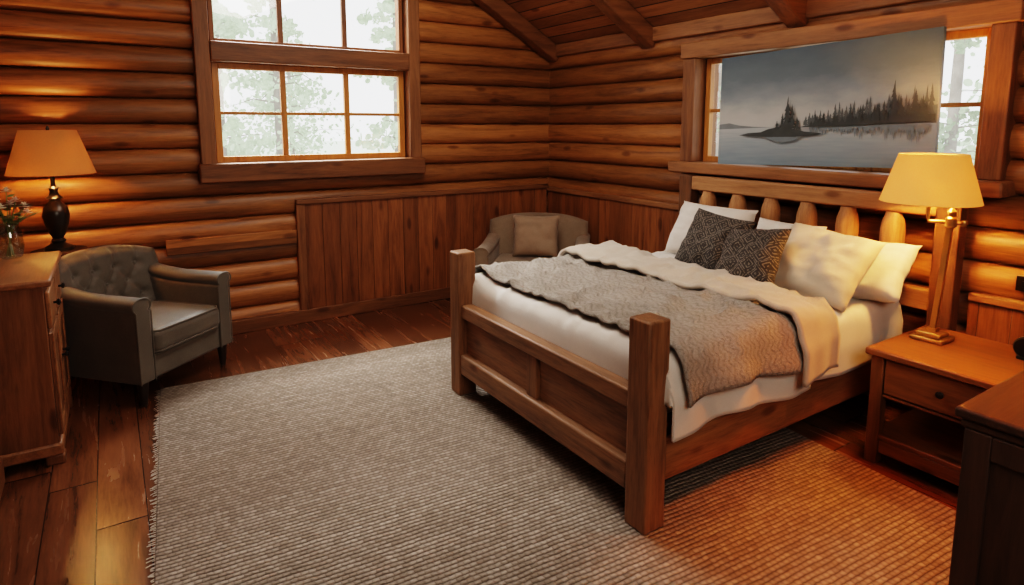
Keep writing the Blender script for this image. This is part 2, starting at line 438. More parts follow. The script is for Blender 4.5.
bm = B()
log_rows(bm, lambda z: (3.68, 5.47), 2.55, [], lambda s, d, z: (-1.03 + d, s, z), 90)
log_rows(bm, lambda z: (-1.0, 3.62), 2.55, [], lambda s, d, z: (-0.64 + d, s, z), 120)
box(bm, -1.16, -1.03, 3.55, 5.6, 0, 2.6); box(bm, -0.77, -0.64, -1.1, 3.6, 0, 2.6); box(bm, -1.03, -0.58, 3.6, 3.67, 0, 2.6)
tag(fin('wall_left', bm, M['log_y'], ang=50), 'log wall at the left with a shallow recess', kind='structure')
bm = bx(-1.1, 4.2, -1.15, -1.0, 0, 2.6)
prism(bm, [(-1.1, 2.6), (4.2, 2.6), (RIDGE, 4.0)], 'Y', -1.15, -1.0)
tag(fin('wall_front', bm, M['log_x']), 'wall behind the viewer', kind='structure')
tag(fin('floor', bx(-1.2, 4.2, -1.15, 5.6, -0.1, 0), M['floor']), 'red brown plank floor', kind='structure')
bm = B()
prism(bm, [(4.25, ceil_z(4.25)), (RIDGE, ceil_z(RIDGE)), (RIDGE, ceil_z(RIDGE)+0.12), (4.25, ceil_z(4.25)+0.12)], 'Y', -1.15, 5.6)
prism(bm, [(-1.2, ceil_z(-1.2)), (RIDGE, ceil_z(RIDGE)), (RIDGE, ceil_z(RIDGE)+0.12), (-1.2, ceil_z(-1.2)+0.12)], 'Y', -1.15, 5.6)
tag(fin('ceiling', bm, M['ceil']), 'sloped board ceiling', kind='structure')
tn = [0]
def trim(bm, mat, label, bev=0.006, par=None):
    tn[0] += 1
    return tag(fin('trim_%d' % tn[0], bm, mat, bev=bev), label, kind='structure')
for y in (5.30, 3.94, 2.56, 1.18):
    bm = B(); nx, nz = -SL/math.hypot(1, SL), -1/math.hypot(1, SL); dp = 0.15
    a = (4.02, ceil_z(4.02)); c = (RIDGE, ceil_z(RIDGE))
    prism(bm, [a, c, (c[0]+nx*dp, c[1]+nz*dp), (a[0]+nx*dp, a[1]+nz*dp)], 'Y', y-0.07, y+0.07)
    trim(bm, M['beam'], 'dark timber rafter under the sloped ceiling', 0.012)
trim(bx(3.93, 4.02, -1.0, 5.39, 2.40, 2.52), M['trim_y'], 'timber plate along the top of the right wall', 0.01)

# wainscots
def wainscot(axis, s0, s1, ztop, face, mat, capmat, label):
    bm = B(); k0 = math.floor((s0 - 0.02) / BW); s = s0; k = k0
    while s < s1 - 0.002:
        e = min(s1, (k + 1) * BW + 0.02); k += 1
        if e - s < 0.01: continue
        if axis == 'x': box(bm, s + 0.0005, e - 0.0005, face, face + 0.02, 0.09, ztop)
        else: box(bm, face, face + 0.02, s + 0.0005, e - 0.0005, 0.09, ztop)
        s = e
    trim(bm, mat, label, 0.003)
    if axis == 'x':
        trim(bx(s0 - 0.02, s1, face - 0.022, face + 0.05, ztop, ztop + 0.045), capmat, 'cap rail of ' + label, 0.008)
        trim(bx(s0 - 0.02, s0 + 0.05, face - 0.012, face + 0.05, 0.0, ztop), M['trim_z'], 'end stile of ' + label, 0.006)
    else:
        trim(bx(face - 0.022, face + 0.05, s0, s1, ztop, ztop + 0.045), capmat, 'cap rail of ' + label, 0.008)
wainscot('x', 1.32, 3.93, 1.03, 5.360, M['wains_x'], M['trim_x'], 'vertical board wainscot below the large window')
wainscot('y', 3.46, 5.36, 1.00, 3.940, M['wains_y'], M['trim_y'], 'vertical board wainscot beside the corner armchair')
wainscot('y', -0.9, 1.42, 0.74, 3.940, M['wains_y'], M['trim_y'], 'low vertical board wainscot behind the nightstand')
trim(bx(0.32, 1.30, 5.365, 5.41, 0.70, 0.82), M['log_x'], 'flat board let into the log wall behind the grey armchair')
tag(fin('baseboard_back', bx(-0.9, 3.95, 5.34, 5.40, 0, 0.11), M['trim_x'], bev=0.006), 'baseboard below the large window', kind='structure')
tag(fin('baseboard_right', bx(3.92, 3.98, -0.95, 5.34, 0, 0.11), M['trim_y'], bev=0.006), 'baseboard behind the bed', kind='structure')
tag(fin('baseboard_left', bx(-0.57, -0.53, -0.95, 3.66, 0, 0.13), M['trim_y'], bev=0.006), 'baseboard at the left', kind='structure')

# window_1 (back)
x0, x1, z0, z1 = W1
w = root('window_1', (1.53, 5.45, 1.3), 'large two tier wood framed window in the log wall', kind='structure')
bm = B(); yf = 5.33
box(bm, x0-0.11, x0, yf, YB, z0-0.02, z1+0.12); box(bm, x1, x1+0.11, yf, YB, z0-0.02, z1+0.12)
box(bm, x0, x1, yf, YB, z1, z1+0.12)
box(bm, x0, x0+0.015, YB, YB+0.13, z0, z1); box(bm, x1-0.015, x1, YB, YB+0.13, z0, z1)
fin('window_frame', bm, M['trim_z'], w, bev=0.008)
fin('transom_beam', bx(x0-0.0, x1+0.0, yf-0.012, YB+0.1, 2.19, 2.34), M['trim_x'], w, bev=0.01)
fin('window_sill', bx(x0-0.13, x1+0.13, yf-0.035, YB+0.1, z0-0.15, z0), M['trim_x'], w, bev=0.012)
def sash_x(y, a, b, c, d, cols, rows, mat, fw, mw, par):
    bm = B(); box(bm, a, a+fw, y, y+0.05, c, d); box(bm, b-fw, b, y, y+0.05, c, d)
    box(bm, a+fw, b-fw, y, y+0.05, c, c+fw); box(bm, a+fw, b-fw, y, y+0.05, d-fw, d)
    for k in range(1, cols):
        xm = a + (b-a)*k/cols; box(bm, xm-mw, xm+mw, y+0.004, y+0.046, c+fw, d-fw)
    for k in range(1, rows):
        zm = c + (d-c)*k/rows
        box(bm, a+fw, b-fw, y+0.012, y+0.038, zm-0.013, zm+0.013)
    s = fin('sash', bm, mat, par, bev=0.004)
    fin('pane', bx(a+fw*0.5, b-fw*0.5, y+0.022, y+0.027, c+fw*0.5, d-fw*0.5), M['glass'], s)
sash_x(5.43, x0+0.015, x1-0.015, z0, 2.19, 3, 2, M['sash'], 0.05, 0.022, w)
sash_x(5.43, x0+0.015, x1-0.015, 2.34, z1, 3, 1, M['trim_z'], 0.035, 0.02, w)

# window_2 (right)
y0, y1, z0, z1 = W2
w = root('window_2', (4.0, 2.44, 1.35), 'wide wood framed window behind the lake picture', kind='structure')
bm = B(); xf = 3.90
box(bm, xf, XR, y0-0.11, y0, z0, z1); box(bm, xf, XR, y1, y1+0.12, z0, z1)
box(bm, XR, XR+0.13, y0, y0+0.015, z0, z1); box(bm, XR, XR+0.13, y1-0.015, y1, z0, z1)
fin('window_frame', bm, M['trim_z'], w, bev=0.008)
fin('window_head', bx(xf-0.015, XR+0.13, y0-0.13, y1+0.14, z1, z1+0.12), M['trim_y'], w, bev=0.008)
fin('window_sill', bx(3.815, XR+0.13, y0-0.15, y1+0.17, z0-0.085, z0), M['trim_y'], w, bev=0.012)
for k in range(3):
    a = y0+0.015 + (y1-y0-0.03)*k/3; b = y0+0.015 + (y1-y0-0.03)*(k+1)/3; xx = 4.02; fw = 0.045
    bm = B(); box(bm, xx, xx+0.05, a, a+fw, z0, z1); box(bm, xx, xx+0.05, b-fw, b, z0, z1)
    box(bm, xx, xx+0.05, a+fw, b-fw, z0, z0+fw); box(bm, xx, xx+0.05, a+fw, b-fw, z1-fw, z1)
    box(bm, xx+0.012, xx+0.038, a+fw, b-fw, 1.80, 1.826)
    s = fin('sash', bm, M['sash'], w, bev=0.004)
    fin('pane', bx(xx+0.022, xx+0.027, a+fw*0.5, b-fw*0.5, z0+fw*0.5, z1-fw*0.5), M['glass'], s)

# ------------------------------------------------------------------ outside
M['ground'] = plain('pale_forest_ground', (0.62, 0.66, 0.58), 1.0, 0, (0.7, 0.78, 0.62), 0.35)  # slight emission paints the same haze onto the ground
bm = B(); box(bm, -60, 80, 6.2, 90, -0.7, -0.6); box(bm, 4.6, 80, -40, 6.2, -0.7, -0.6)
tag(fin('ground', bm, M['ground']), 'pale hazy ground outside the cabin', kind='structure')
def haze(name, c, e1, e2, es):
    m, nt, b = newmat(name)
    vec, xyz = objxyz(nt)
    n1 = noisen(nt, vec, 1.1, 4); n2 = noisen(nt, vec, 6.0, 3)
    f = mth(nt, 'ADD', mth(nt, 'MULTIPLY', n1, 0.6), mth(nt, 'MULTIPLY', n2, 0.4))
    nt.links.new(ramp(nt, f, [(0.38, e1), (0.6, e2)]), b.inputs['Emission Color']); b.inputs['Emission Strength'].default_value = es  # bright outdoor haze painted into leaves and bark as emission
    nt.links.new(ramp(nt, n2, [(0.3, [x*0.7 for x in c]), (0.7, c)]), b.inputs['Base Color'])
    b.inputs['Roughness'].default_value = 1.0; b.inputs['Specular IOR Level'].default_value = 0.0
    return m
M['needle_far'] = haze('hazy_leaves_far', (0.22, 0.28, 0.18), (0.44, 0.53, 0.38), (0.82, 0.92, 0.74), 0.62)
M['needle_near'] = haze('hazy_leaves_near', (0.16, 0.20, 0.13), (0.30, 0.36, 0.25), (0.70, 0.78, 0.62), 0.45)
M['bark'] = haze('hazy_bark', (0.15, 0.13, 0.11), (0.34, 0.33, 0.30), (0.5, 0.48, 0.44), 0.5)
def tree(x, y, h, r, near, label, seed):
    rnd = random.Random(seed)
    t = root('tree', (x, y, -0.6), label, 'tree', 'trees outside the windows')
    bm = B()
    lathe(bm, [(0.024*h*0.6, -0.6), (0.012*h, -0.6+h*0.55), (0.004*h, -0.6+h)], x, y, 10)
    fol = B()
    for k in range(30):
        f = rnd.uniform(0.14, 0.98); zc = -0.6 + h*f; a = rnd.uniform(0, 2*PI); l = r*(1.05 - f)**0.6*rnd.uniform(0.5, 1.0)
        c, s = math.cos(a), math.sin(a)
        p0 = Vector((x, y, zc)); p1 = Vector((x+c*l*0.5, y+s*l*0.5, zc+0.08*l)); p2 = Vector((x+c*l, y+s*l, zc+rnd.uniform(-0.3, 0.1)*l))
        tube(bm, [p0, p1, p2], [0.004*h*(1.1-f), 0.002*h*(1.1-f), 0.003], 5)
        for q in range(64):
            g = rnd.uniform(0.1, 1.02); c0 = p0.lerp(p2, g) + Vector((rnd.gauss(0, 0.13*l), rnd.gauss(0, 0.13*l), rnd.gauss(-0.03, 0.12*l)))
            n = Vector((rnd.gauss(0, 1), rnd.gauss(0, 1), rnd.gauss(0, 1))).normalized(); u = n.orthogonal().normalized(); v = n.cross(u); sz = rnd.uniform(0.04, 0.12) * (0.5 if near else 1)
            fol.faces.new([fol.verts.new(c0 + d) for d in (u*sz, (u+v)*sz*0.6, v*sz*0.8, (v-u)*sz*0.6, -u*sz, -(u+v)*sz*0.6, -v*sz*0.8, (u-v)*sz*0.6)])
    fin('trunk', bm, M['bark'], t)
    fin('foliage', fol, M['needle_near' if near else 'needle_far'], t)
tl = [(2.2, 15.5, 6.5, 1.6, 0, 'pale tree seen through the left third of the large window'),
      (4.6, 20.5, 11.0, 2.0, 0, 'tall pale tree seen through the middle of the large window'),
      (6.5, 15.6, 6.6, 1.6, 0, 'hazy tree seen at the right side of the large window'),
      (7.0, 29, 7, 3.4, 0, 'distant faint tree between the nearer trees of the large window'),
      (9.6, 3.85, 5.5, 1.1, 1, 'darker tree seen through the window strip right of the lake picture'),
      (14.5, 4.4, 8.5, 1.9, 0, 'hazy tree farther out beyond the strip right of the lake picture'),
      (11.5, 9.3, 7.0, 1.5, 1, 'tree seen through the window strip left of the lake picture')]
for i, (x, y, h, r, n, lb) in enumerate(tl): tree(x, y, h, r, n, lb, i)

# ------------------------------------------------------------------ rug
bm = bx(-1.55, 1.55, -2.1, 2.1, 0, 0.012)
rug = fin('rug', bm, M['rug'], bev=0.005)
rnd = random.Random(11); bm = B(); y = -2.09
while y < 2.09:
    l = rnd.uniform(0.010, 0.032); dy = rnd.gauss(0, 0.008); wd = 0.0035
    bm.faces.new([bm.verts.new(p) for p in ((-1.548, y-wd, 0.006), (-1.55-l, y+dy-wd, 0.0015), (-1.55-l, y+dy+wd, 0.0015), (-1.548, y+wd, 0.006))])
    y += rnd.uniform(0.009, 0.016)
fr = fin('fringe', bm, M['fringe'], rug); fr['kind'] = 'stuff'
rug.location = (1.562, 2.237, 0.0005); rug.rotation_euler = (0, 0, R(-4.2))
tag(rug, 'large woven beige grey rug on the plank floor under the bed', 'rug')
RZ = 0.0127

# ------------------------------------------------------------------ bed
YN, YF, XF, XH = 1.74, 3.34, 1.80, 3.84
bed = root('bed', (2.85, 2.54, 0), 'rustic timber bed with square foot posts and spindle headboard', 'bed')
for y in (YN, YF):
    fin('foot_post', bx(XF-0.06, XF+0.06, y-0.06, y+0.06, RZ, 0.925), M['bed_z'], bed, bev=0.009, seg=2, ang=25)
fa, fb = YN + 0.06, YF - 0.06
fin('footboard_top_rail', bx(XF-0.045, XF+0.035, fa, fb, 0.515, 0.60), M['bed_y'], bed, bev=0.01)
fin('footboard_bottom_rail', bx(XF-0.055, XF+0.035, fa, fb, 0.155, 0.285), M['bed_y'], bed, bev=0.012)
ym = (fa + fb) / 2
for a, b in ((fa, ym-0.045), (ym+0.045, fb)):
    fin('footboard_panel', bx(XF-0.008, XF+0.014, a, b, 0.285, 0.515), M['bed_y'], bed, bev=0.003)
fin('footboard_stile', bx(XF-0.03, XF+0.03, ym-0.045, ym+0.045, 0.285, 0.515), M['bed_z'], bed, bev=0.006)
for a, b in ((YN-0.035, YN+0.03), (YF-0.03, YF+0.035)):
    fin('side_rail', bx(XF+0.06, XH-0.04, a, b, 0.2, 0.40), M['bed_x'], bed, bev=0.01)
HN, HF = 1.50, 3.33
for y in (HN, HF):
    fin('head_post', bx(XH-0.06, XH+0.045, y-0.06, y+0.06, 0, 1.315), M['head_z'], bed, bev=0.01)
fin('headboard_top_rail', bx(XH-0.058, XH+0.03, HN+0.06, HF-0.06, 1.20, 1.310), M['head_y'], bed, bev=0.014)
fin('headboard_lower_rail', bx(XH-0.035, XH+0.03, HN+0.06, HF-0.06, 0.66, 0.78), M['head_y'], bed, bev=0.01)
fin('headboard_base_rail', bx(XH-0.035, XH+0.03, HN+0.06, HF-0.06, 0.2, 0.42), M['head_y'], bed, bev=0.01)
for k in range(6):
    y = 3.13 - 0.268*k
    fin('spindle', lathe(B(), [(0.035, 0.78), (0.046, 0.84), (0.056, 0.91), (0.062, 0.98), (0.065, 1.04), (0.065, 1.09), (0.061, 1.13), (0.054, 1.16), (0.046, 1.18), (0.042, 1.20)], XH-0.018, y, 24), M['spindle'], bed)

mt = fin('mattress', bx(1.865, 3.75, 1.785, 3.295, 0.42, 0.69), M['linen'], bev=0.06, seg=4)
tag(mt, 'thick white mattress lying on the timber bed under the bedding', 'mattress')
bs = fin('bed_slat_base', bx(1.87, 3.76, 1.775, 3.305, 0.36, 0.418), M['bed_x'], bed, bev=0.004)

def drape(x0, x1, y0, y1, zt, dn, df, dfoot, r=0.05, amp=0.012, wav=0.012, wfreq=17, step=0.022, skew=0.0, seed=0, flare=0.02):
    def fold(e, lo, hi):
        if e < lo + r:
            s = lo + r - e; q = r * PI/2
            if s < q: a = s / r; return lo + r - r*math.sin(a), r*(1 - math.cos(a))
            return lo, r + (s - q)
        if e > hi - r:
            s = e - (hi - r); q = r * PI/2
            if s < q: a = s / r; return hi - r + r*math.sin(a), r*(1 - math.cos(a))
            return hi, r + (s - q)
        return e, 0.0
    ext = PI/2*r - r - r
    ex0 = x0 - (dfoot + ext) if dfoot else x0
    ey0, ey1 = y0 - (dn + ext), y1 + (df + ext)
    nx = int((x1 - ex0)/step); ny = int((ey1 - ey0)/step)
    bm = B(); g = []
    for i in range(nx + 1):
        rw = []
        for j in range(ny + 1):
            e = ex0 + (x1 - ex0)*i/nx; q = ey0 + (ey1 - ey0)*j/ny
            if dfoot and e < x0 + r: px, dx = fold(e, x0, 99)
            else: px, dx = e, 0.0
            py, dy = fold(q, y0, y1)
            t = (py - y0)/(y1 - y0)
            px += skew * (0.5 - t) * ((px - x0)/(x1 - x0))
            z = zt - max(dx, dy)
            n1 = noise.noise(Vector((px*3.2 + seed, py*3.2, seed))); n2 = noise.noise(Vector((px*9 + seed, py*5, 3+seed)))
            n3 = 1 - abs(noise.noise(Vector((px*4 + py*2.5 + seed, py*4 - px*2, 8+seed)))) * 2
            n4 = 1 - abs(noise.noise(Vector((px*7 - py*5 + seed, py*6 + px*4, 18+seed)))) * 2
            if max(dx, dy) < r: z += amp*n1 + amp*0.4*n2 + amp*0.9*max(0, n3)**3 + amp*0.6*max(0, n4)**3
            px += 0.014*noise.noise(Vector((q*2.4, seed, 2))) * ((px-x0)/(x1-x0))
            hang = max(0.0, min(1.0, (dy - r*0.5)/0.12))
            if hang > 0:
                sgn = -1 if q < (y0+y1)/2 else 1
                o = wav*(math.sin(px*wfreq + 2.5*n1) * 0.6 + 0.6) * hang + flare*hang + 0.007*n2*hang
                py += sgn*o
                z += 0.018*math.sin(px*6 + seed)*hang
            hx = max(0.0, min(1.0, (dx - r*0.5)/0.1))
            if hx > 0 and dy < r: px -= 0.004*(1 + n2)*hx
            rw.append(bm.verts.new((px, py, z)))
        g.append(rw)
    for i in range(nx):
        for j in range(ny): bm.faces.new((g[i][j], g[i+1][j], g[i+1][j+1], g[i][j+1]))
    return bm
sh = fin('bed_sheet', drape(2.86, 3.75, 1.69, 3.39, 0.71, 0.29, 0.29, 0, amp=0.014, wav=0.008, seed=4), M['linen'], solid=0.008)
tag(sh, 'smooth pale sheet on the bed beneath the pillows', 'sheet')
dv = fin('duvet', drape(1.852, 2.84, 1.685, 3.395, 0.735, 0.315, 0.315, 0.17, r=0.07, amp=0.020, wav=0.018, seed=1), M['linen'], solid=0.012)
tag(dv, 'white duvet hanging inside the footboard beneath the patterned quilt', 'duvet')
ql = fin('quilt', drape(1.895, 2.72, 1.655, 3.425, 0.770, 0.20, 0.20, 0, r=0.07, amp=0.028, wav=0.032, seed=1, skew=-0.1, wfreq=15), M['quilt'], solid=0.012)
tag(ql, 'taupe patterned quilt spread over the foot half of the bed', 'quilt')
fl = fin('blanket', drape(2.64, 3.02, 1.635, 3.445, 0.805, 0.31, 0.31, 0, r=0.07, amp=0.022, wav=0.030, seed=9, skew=-0.12), M['fold'], solid=0.024)
tag(fl, 'cream blanket folded in a band across the middle of the bed', 'blanket')

def pillow(name, w, h, t, loc, tilt, rz, roll, mat, label, group, seed):
    o = fin(name, pillow_bm(w, h, t, seed=seed), mat, ang=80)
    o.rotation_mode = 'XYZ'
    o.matrix_basis = Matrix.Translation(loc) @ Matrix.Rotation(R(rz), 4, 'Z') @ Matrix.Rotation(R(tilt), 4, 'Y') @ Matrix.Rotation(R(roll), 4, 'X')
    return tag(o, label, 'pillow' if name == 'pillow' else 'cushion', group)
pg = 'pillows at the headboard'
pillow('pillow', 0.66, 0.43, 0.21, (3.50, 2.93, 0.742), 28, 0, 0, M['linen'], 'white bed pillow farthest from the lit lamp, leaning on the headboard', pg, 1)
pillow('pillow', 0.48, 0.37, 0.15, (3.55, 2.36, 0.742), 26, 0, 0, M['linen'], 'white bed pillow standing behind the two black patterned cushions', pg, 2)
pillow('pillow', 0.55, 0.47, 0.20, (3.17, 1.96, 0.75), 43, 3, 6, M['cream'], 'cream bed pillow leaning right beside the black patterned cushions', pg, 3)
pillow('pillow', 0.53, 0.40, 0.19, (3.45, 1.82, 0.735), 46, -8, -10, M['linen'], 'warm lit white pillow nearest the brass lamp', pg, 4)
cg = 'black patterned cushions'
pillow('cushion', 0.44, 0.43, 0.15, (3.18, 2.66, 0.75), 32, 8, 7, M['cushion'], 'black patterned cushion in front of the white pillow farthest from the lamp', cg, 5)
pillow('cushion', 0.40, 0.39, 0.15, (2.99, 2.20, 0.785), 38, -3, -10, M['cushion'], 'black patterned cushion touching the cream pillow', cg, 6)

# ------------------------------------------------------------------ nightstand + lamp
NX0, NX1, NY0, NY1, NZ = 3.14, 3.76, 0.88, 1.52, 0.60
ns = root('nightstand', (3.47, 1.2, 0), 'orange brown wooden nightstand with one drawer and a low shelf', 'nightstand')
fin('top', bx(NX0-0.03, NX1, NY0-0.03, NY1+0.02, NZ-0.035, NZ), M['ns_y'], ns, bev=0.008)
for x in (NX0, NX1-0.06):
    for y in (NY0, NY1-0.06): fin('leg', bx(x, x+0.06, y, y+0.06, 0, NZ-0.035), M['ns_z'], ns, bev=0.005)
bm = bx(NX0+0.02, NX1-0.02, NY0+0.012, NY0+0.03, 0.36, NZ-0.035); box(bm, NX0+0.02, NX1-0.02, NY1-0.03, NY1-0.012, 0.36, NZ-0.035)
box(bm, NX1-0.03, NX1-0.012, NY0+0.03, NY1-0.03, 0.36, NZ-0.035); box(bm, NX0+0.012, NX1-0.03, NY0+0.06, NY1-0.06, 0.355, 0.37)
fin('body', bm, M['ns_y'], ns, bev=0.003)
dw = fin('drawer', bx(NX0+0.004, NX0+0.025, NY0+0.065, NY1-0.065, 0.378, NZ-0.045), M['ns_y'], ns, bev=0.006)
bm = B(); prf = [(0.006, 0), (0.006, 0.012), (0.015, 0.018), (0.017, 0.026), (0.008, 0.032)]
lathe(bm, prf, 0, 0, 16); bmesh.ops.rotate(bm, verts=bm.verts, matrix=Matrix.Rotation(R(-90), 3, 'Y')); bmesh.ops.translate(bm, verts=bm.verts, vec=(NX0+0.004, 1.2, 0.47))
fin('knob', bm, M['black'], dw)
fin('shelf', bx(NX0+0.01, NX1-0.01, NY0+0.01, NY1-0.01, 0.13, 0.155), M['ns_y'], ns, bev=0.005)
bm = bx(NX0+0.012, NX0+0.035, NY0+0.06, NY1-0.06, 0.06, 0.13)
fin('lower_rail', bm, M['ns_y'], ns, bev=0.005)

lp = root('table_lamp', (3.51, 1.41, NZ), 'lit brass lamp with a cream shade on the nightstand', 'lamp')
bm = bx(3.435, 3.585, 1.335, 1.485, NZ, NZ+0.022); box(bm, 3.455, 3.565, 1.355, 1.465, NZ+0.022, NZ+0.045)
fin('base', bm, M['brass'], lp, bev=0.005)
bm = B(); tube(bm, [(3.51, 1.41, NZ+0.04), (3.52, 1.395, 0.93), (3.53, 1.38, 1.26)], 0.0175, 4)
box(bm, 3.488, 3.532, 1.388, 1.432, NZ+0.044, NZ+0.066)
lathe(bm, [(0.014, 1.185), (0.025, 1.195), (0.025, 1.235), (0.014, 1.245)], 3.529, 1.381, 16); lathe(bm, [(0.018, 1.255), (0.02, 1.27), (0.008, 1.285)], 3.53, 1.38, 16)
fin('pole', bm, M['brass'], lp)
SX, SY = 3.50, 1.475
bm = B(); tube(bm, [(3.552, 1.335, 1.214), (3.529, 1.381, 1.214), (3.515, 1.42, 1.214), (SX, SY-0.005, 1.214), (SX, SY, 1.235), (SX, SY, 1.31)], 0.009, 10)
lathe(bm, [(0.012, 1.200), (0.017, 1.214), (0.012, 1.228)], 3.553, 1.333, 12)
fin('swing_arm', bm, M['brass'], lp)
fin('socket', lathe(B(), [(0.014, 1.30), (0.018, 1.31), (0.018, 1.35), (0.012, 1.355)], SX, SY, 16), M['brass'], lp)
fin('bulb', lathe(B(), [(0.012, 1.355), (0.026, 1.38), (0.03, 1.405), (0.022, 1.43), (0.005, 1.44)], SX, SY, 16), M['bulb'], lp)
sd = fin('lamp_shade', lathe(B(), [(0.222, 1.31), (0.220, 1.312), (0.148, 1.555)], SX, SY, 48, cap=False), M['shade1'], lp, solid=0.003)
bm = B(); tube(bm, [(SX-0.146, SY, 1.545), (SX+0.146, SY, 1.545)], 0.003, 6); tube(bm, [(SX, SY-0.146, 1.545), (SX, SY+0.146, 1.545)], 0.003, 6)
tube(bm, [(SX, SY, 1.352), (SX+0.05, SY, 1.41), (SX+0.045, SY, 1.5), (SX, SY, 1.545)], 0.003, 6)
fin('shade_fitter', bm, M['brass'], sd)

ck = root('alarm_clock', (3.56, 1.03, NZ), 'small dark round clock on the nightstand at the frame edge', 'clock')
bm = B(); lathe(bm, [(0.045, -0.02), (0.052, -0.012), (0.052, 0.012), (0.045, 0.02)], 0, 0, 24)
bmesh.ops.rotate(bm, verts=bm.verts, matrix=Matrix.Rotation(R(90), 3, 'Y')); bmesh.ops.translate(bm, verts=bm.verts, vec=(3.56, 1.03, NZ+0.062))
fin('case', bm, M['black'], ck)
fin('foot', bx(3.545, 3.575, 0.995, 1.065, NZ, NZ+0.016), M['black'], ck, bev=0.004)

sw = root('switch_plate', (3.93, 1.22, 0.90), 'dark bronze switch plate on the log wall beyond the brass lamp', 'switch')
fin('plate', bx(3.942, 3.972, 1.10, 1.22, 0.84, 0.92), M['plate'], sw, bev=0.004)
for y in (1.135, 1.185): fin('toggle', bx(3.932, 3.943, y-0.008, y+0.008, 0.865, 0.895), M['black'], sw, bev=0.002)

# ------------------------------------------------------------------ picture
def art_mat():
    m, nt, b = newmat('lake_print')
    vec, xyz = objxyz(nt)
    mp = nd(nt, 'ShaderNodeMapping'); mp.inputs['Scale'].default_value = (1, 1, 2.4); nt.links.new(vec, mp.inputs['Vector'])
    n = noisen(nt, mp.outputs[0], 2.4, 6)
    mp2 = nd(nt, 'ShaderNodeMapping'); mp2.inputs['Scale'].default_value = (1, 1.2, 16); nt.links.new(vec, mp2.inputs['Vector'])
    nwv = noisen(nt, mp2.outputs[0], 3.0, 5)
    wat = mth(nt, 'LESS_THAN', xyz[2], 0.26)
    hh = mth(nt, 'DIVIDE', xyz[2], 0.78)
    sky = mth(nt, 'ADD', hh, mth(nt, 'MULTIPLY', mth(nt, 'SUBTRACT', n, 0.5), 0.34))
    sc = ramp(nt, sky, [(0.33, (0.48, 0.50, 0.50)), (0.45, (0.44, 0.455, 0.45)), (0.60, (0.25, 0.295, 0.325)), (0.78, (0.145, 0.185, 0.215)), (1.0, (0.095, 0.13, 0.16))])
    wt = mth(nt, 'ADD', hh, mth(nt, 'MULTIPLY', mth(nt, 'SUBTRACT', nwv, 0.5), 0.22))
    wc = ramp(nt, wt, [(0.0, (0.19, 0.255, 0.30)), (0.18, (0.29, 0.35, 0.39)), (0.33, (0.42, 0.46, 0.48))])
    nt.links.new(mixc(nt, 'MIX', wat, sc, wc), b.inputs['Base Color']); b.inputs['Roughness'].default_value = 0.6
    b.inputs['Specular IOR Level'].default_value = 0.2
    return m
M['art'] = art_mat(); M['art_dark'] = plain('print_dark_trees', (0.078, 0.088, 0.090), 0.7, spec=0.1)
M['art_mid'] = plain('print_grey_hills', (0.22, 0.25, 0.265), 0.7, spec=0.1)
M['art_ref'] = plain('print_reflection', (0.20, 0.245, 0.275), 0.7, spec=0.1)
M['art_soft'] = plain('print_soft_trees', (0.135, 0.15, 0.155), 0.7, spec=0.1)
PW, PH = 1.455, 0.775
bm = bx(-0.03, 0, -PW/2, PW/2, 0, PH)
layer = [0.0305]
def poly(pts, mi, lift=0.0):
    layer[0] += 0.00003
    f = bm.faces.new([bm.verts.new((-layer[0] - lift, PW/2 - p[0]*PW, p[1]*PH)) for p in pts]); f.material_index = mi
rnd = random.Random(3)
poly([(0.0, 0.33), (0.0, 0.375), (0.06, 0.385), (0.12, 0.36), (0.2, 0.345), (0.3, 0.335)], 2)
poly([(0.45, 0.33), (0.5, 0.37), (0.62, 0.40), (0.8, 0.43), (0.998, 0.46), (0.998, 0.33)], 2)
def pine(x, b, h, w, mi=1):
    n = 7
    for k in range(n):
        f = k/n; ww = w*(1-f)**0.9*rnd.uniform(0.55, 1.25)
        poly([(x-ww, b+h*(0.04+f*0.88)), (x+rnd.uniform(-.1, .1)*w, b+h*min(1, f*0.88+0.30)), (x+ww*rnd.uniform(0.6, 1.3), b+h*(0.04+f*0.88))], mi)
    poly([(x-0.002, b), (x-0.001, b+h*0.9), (x+0.002, b+h*0.9), (x+0.003, b)], mi)
x = 0.47
while x < 0.985:                                                     # soft tree line behind, with its reflection
    t = (x - 0.46)/0.52; h = (0.09 + 0.11*t) * rnd.uniform(0.7, 1.4)
    pine(x, 0.34 + 0.05*t, h, 0.016, 4); x += rnd.uniform(0.010, 0.02)
x = 0.50
while x < 0.985:
    t = (x - 0.46)/0.52; h = (0.05 + 0.07*t)*rnd.uniform(0.6, 1.3)
    poly([(x-0.010, 0.325), (x+0.012, 0.325), (x+0.001, 0.325-h)], 3); x += rnd.uniform(0.010, 0.022)
x = 0.50
while x < 0.985:
    t = (x - 0.46)/0.52
    pine(x, 0.335 + 0.03*t, (0.06 + 0.10*t) * rnd.uniform(0.5, 1.4), 0.013 + 0.006*t); x += rnd.uniform(0.010, 0.026)
pine(0.845, 0.37, 0.29, 0.022); pine(0.925, 0.38, 0.20, 0.020)
poly([(0.44, 0.325), (0.5, 0.342), (0.7, 0.365), (0.998, 0.395), (0.998, 0.345), (0.7, 0.328)], 1)
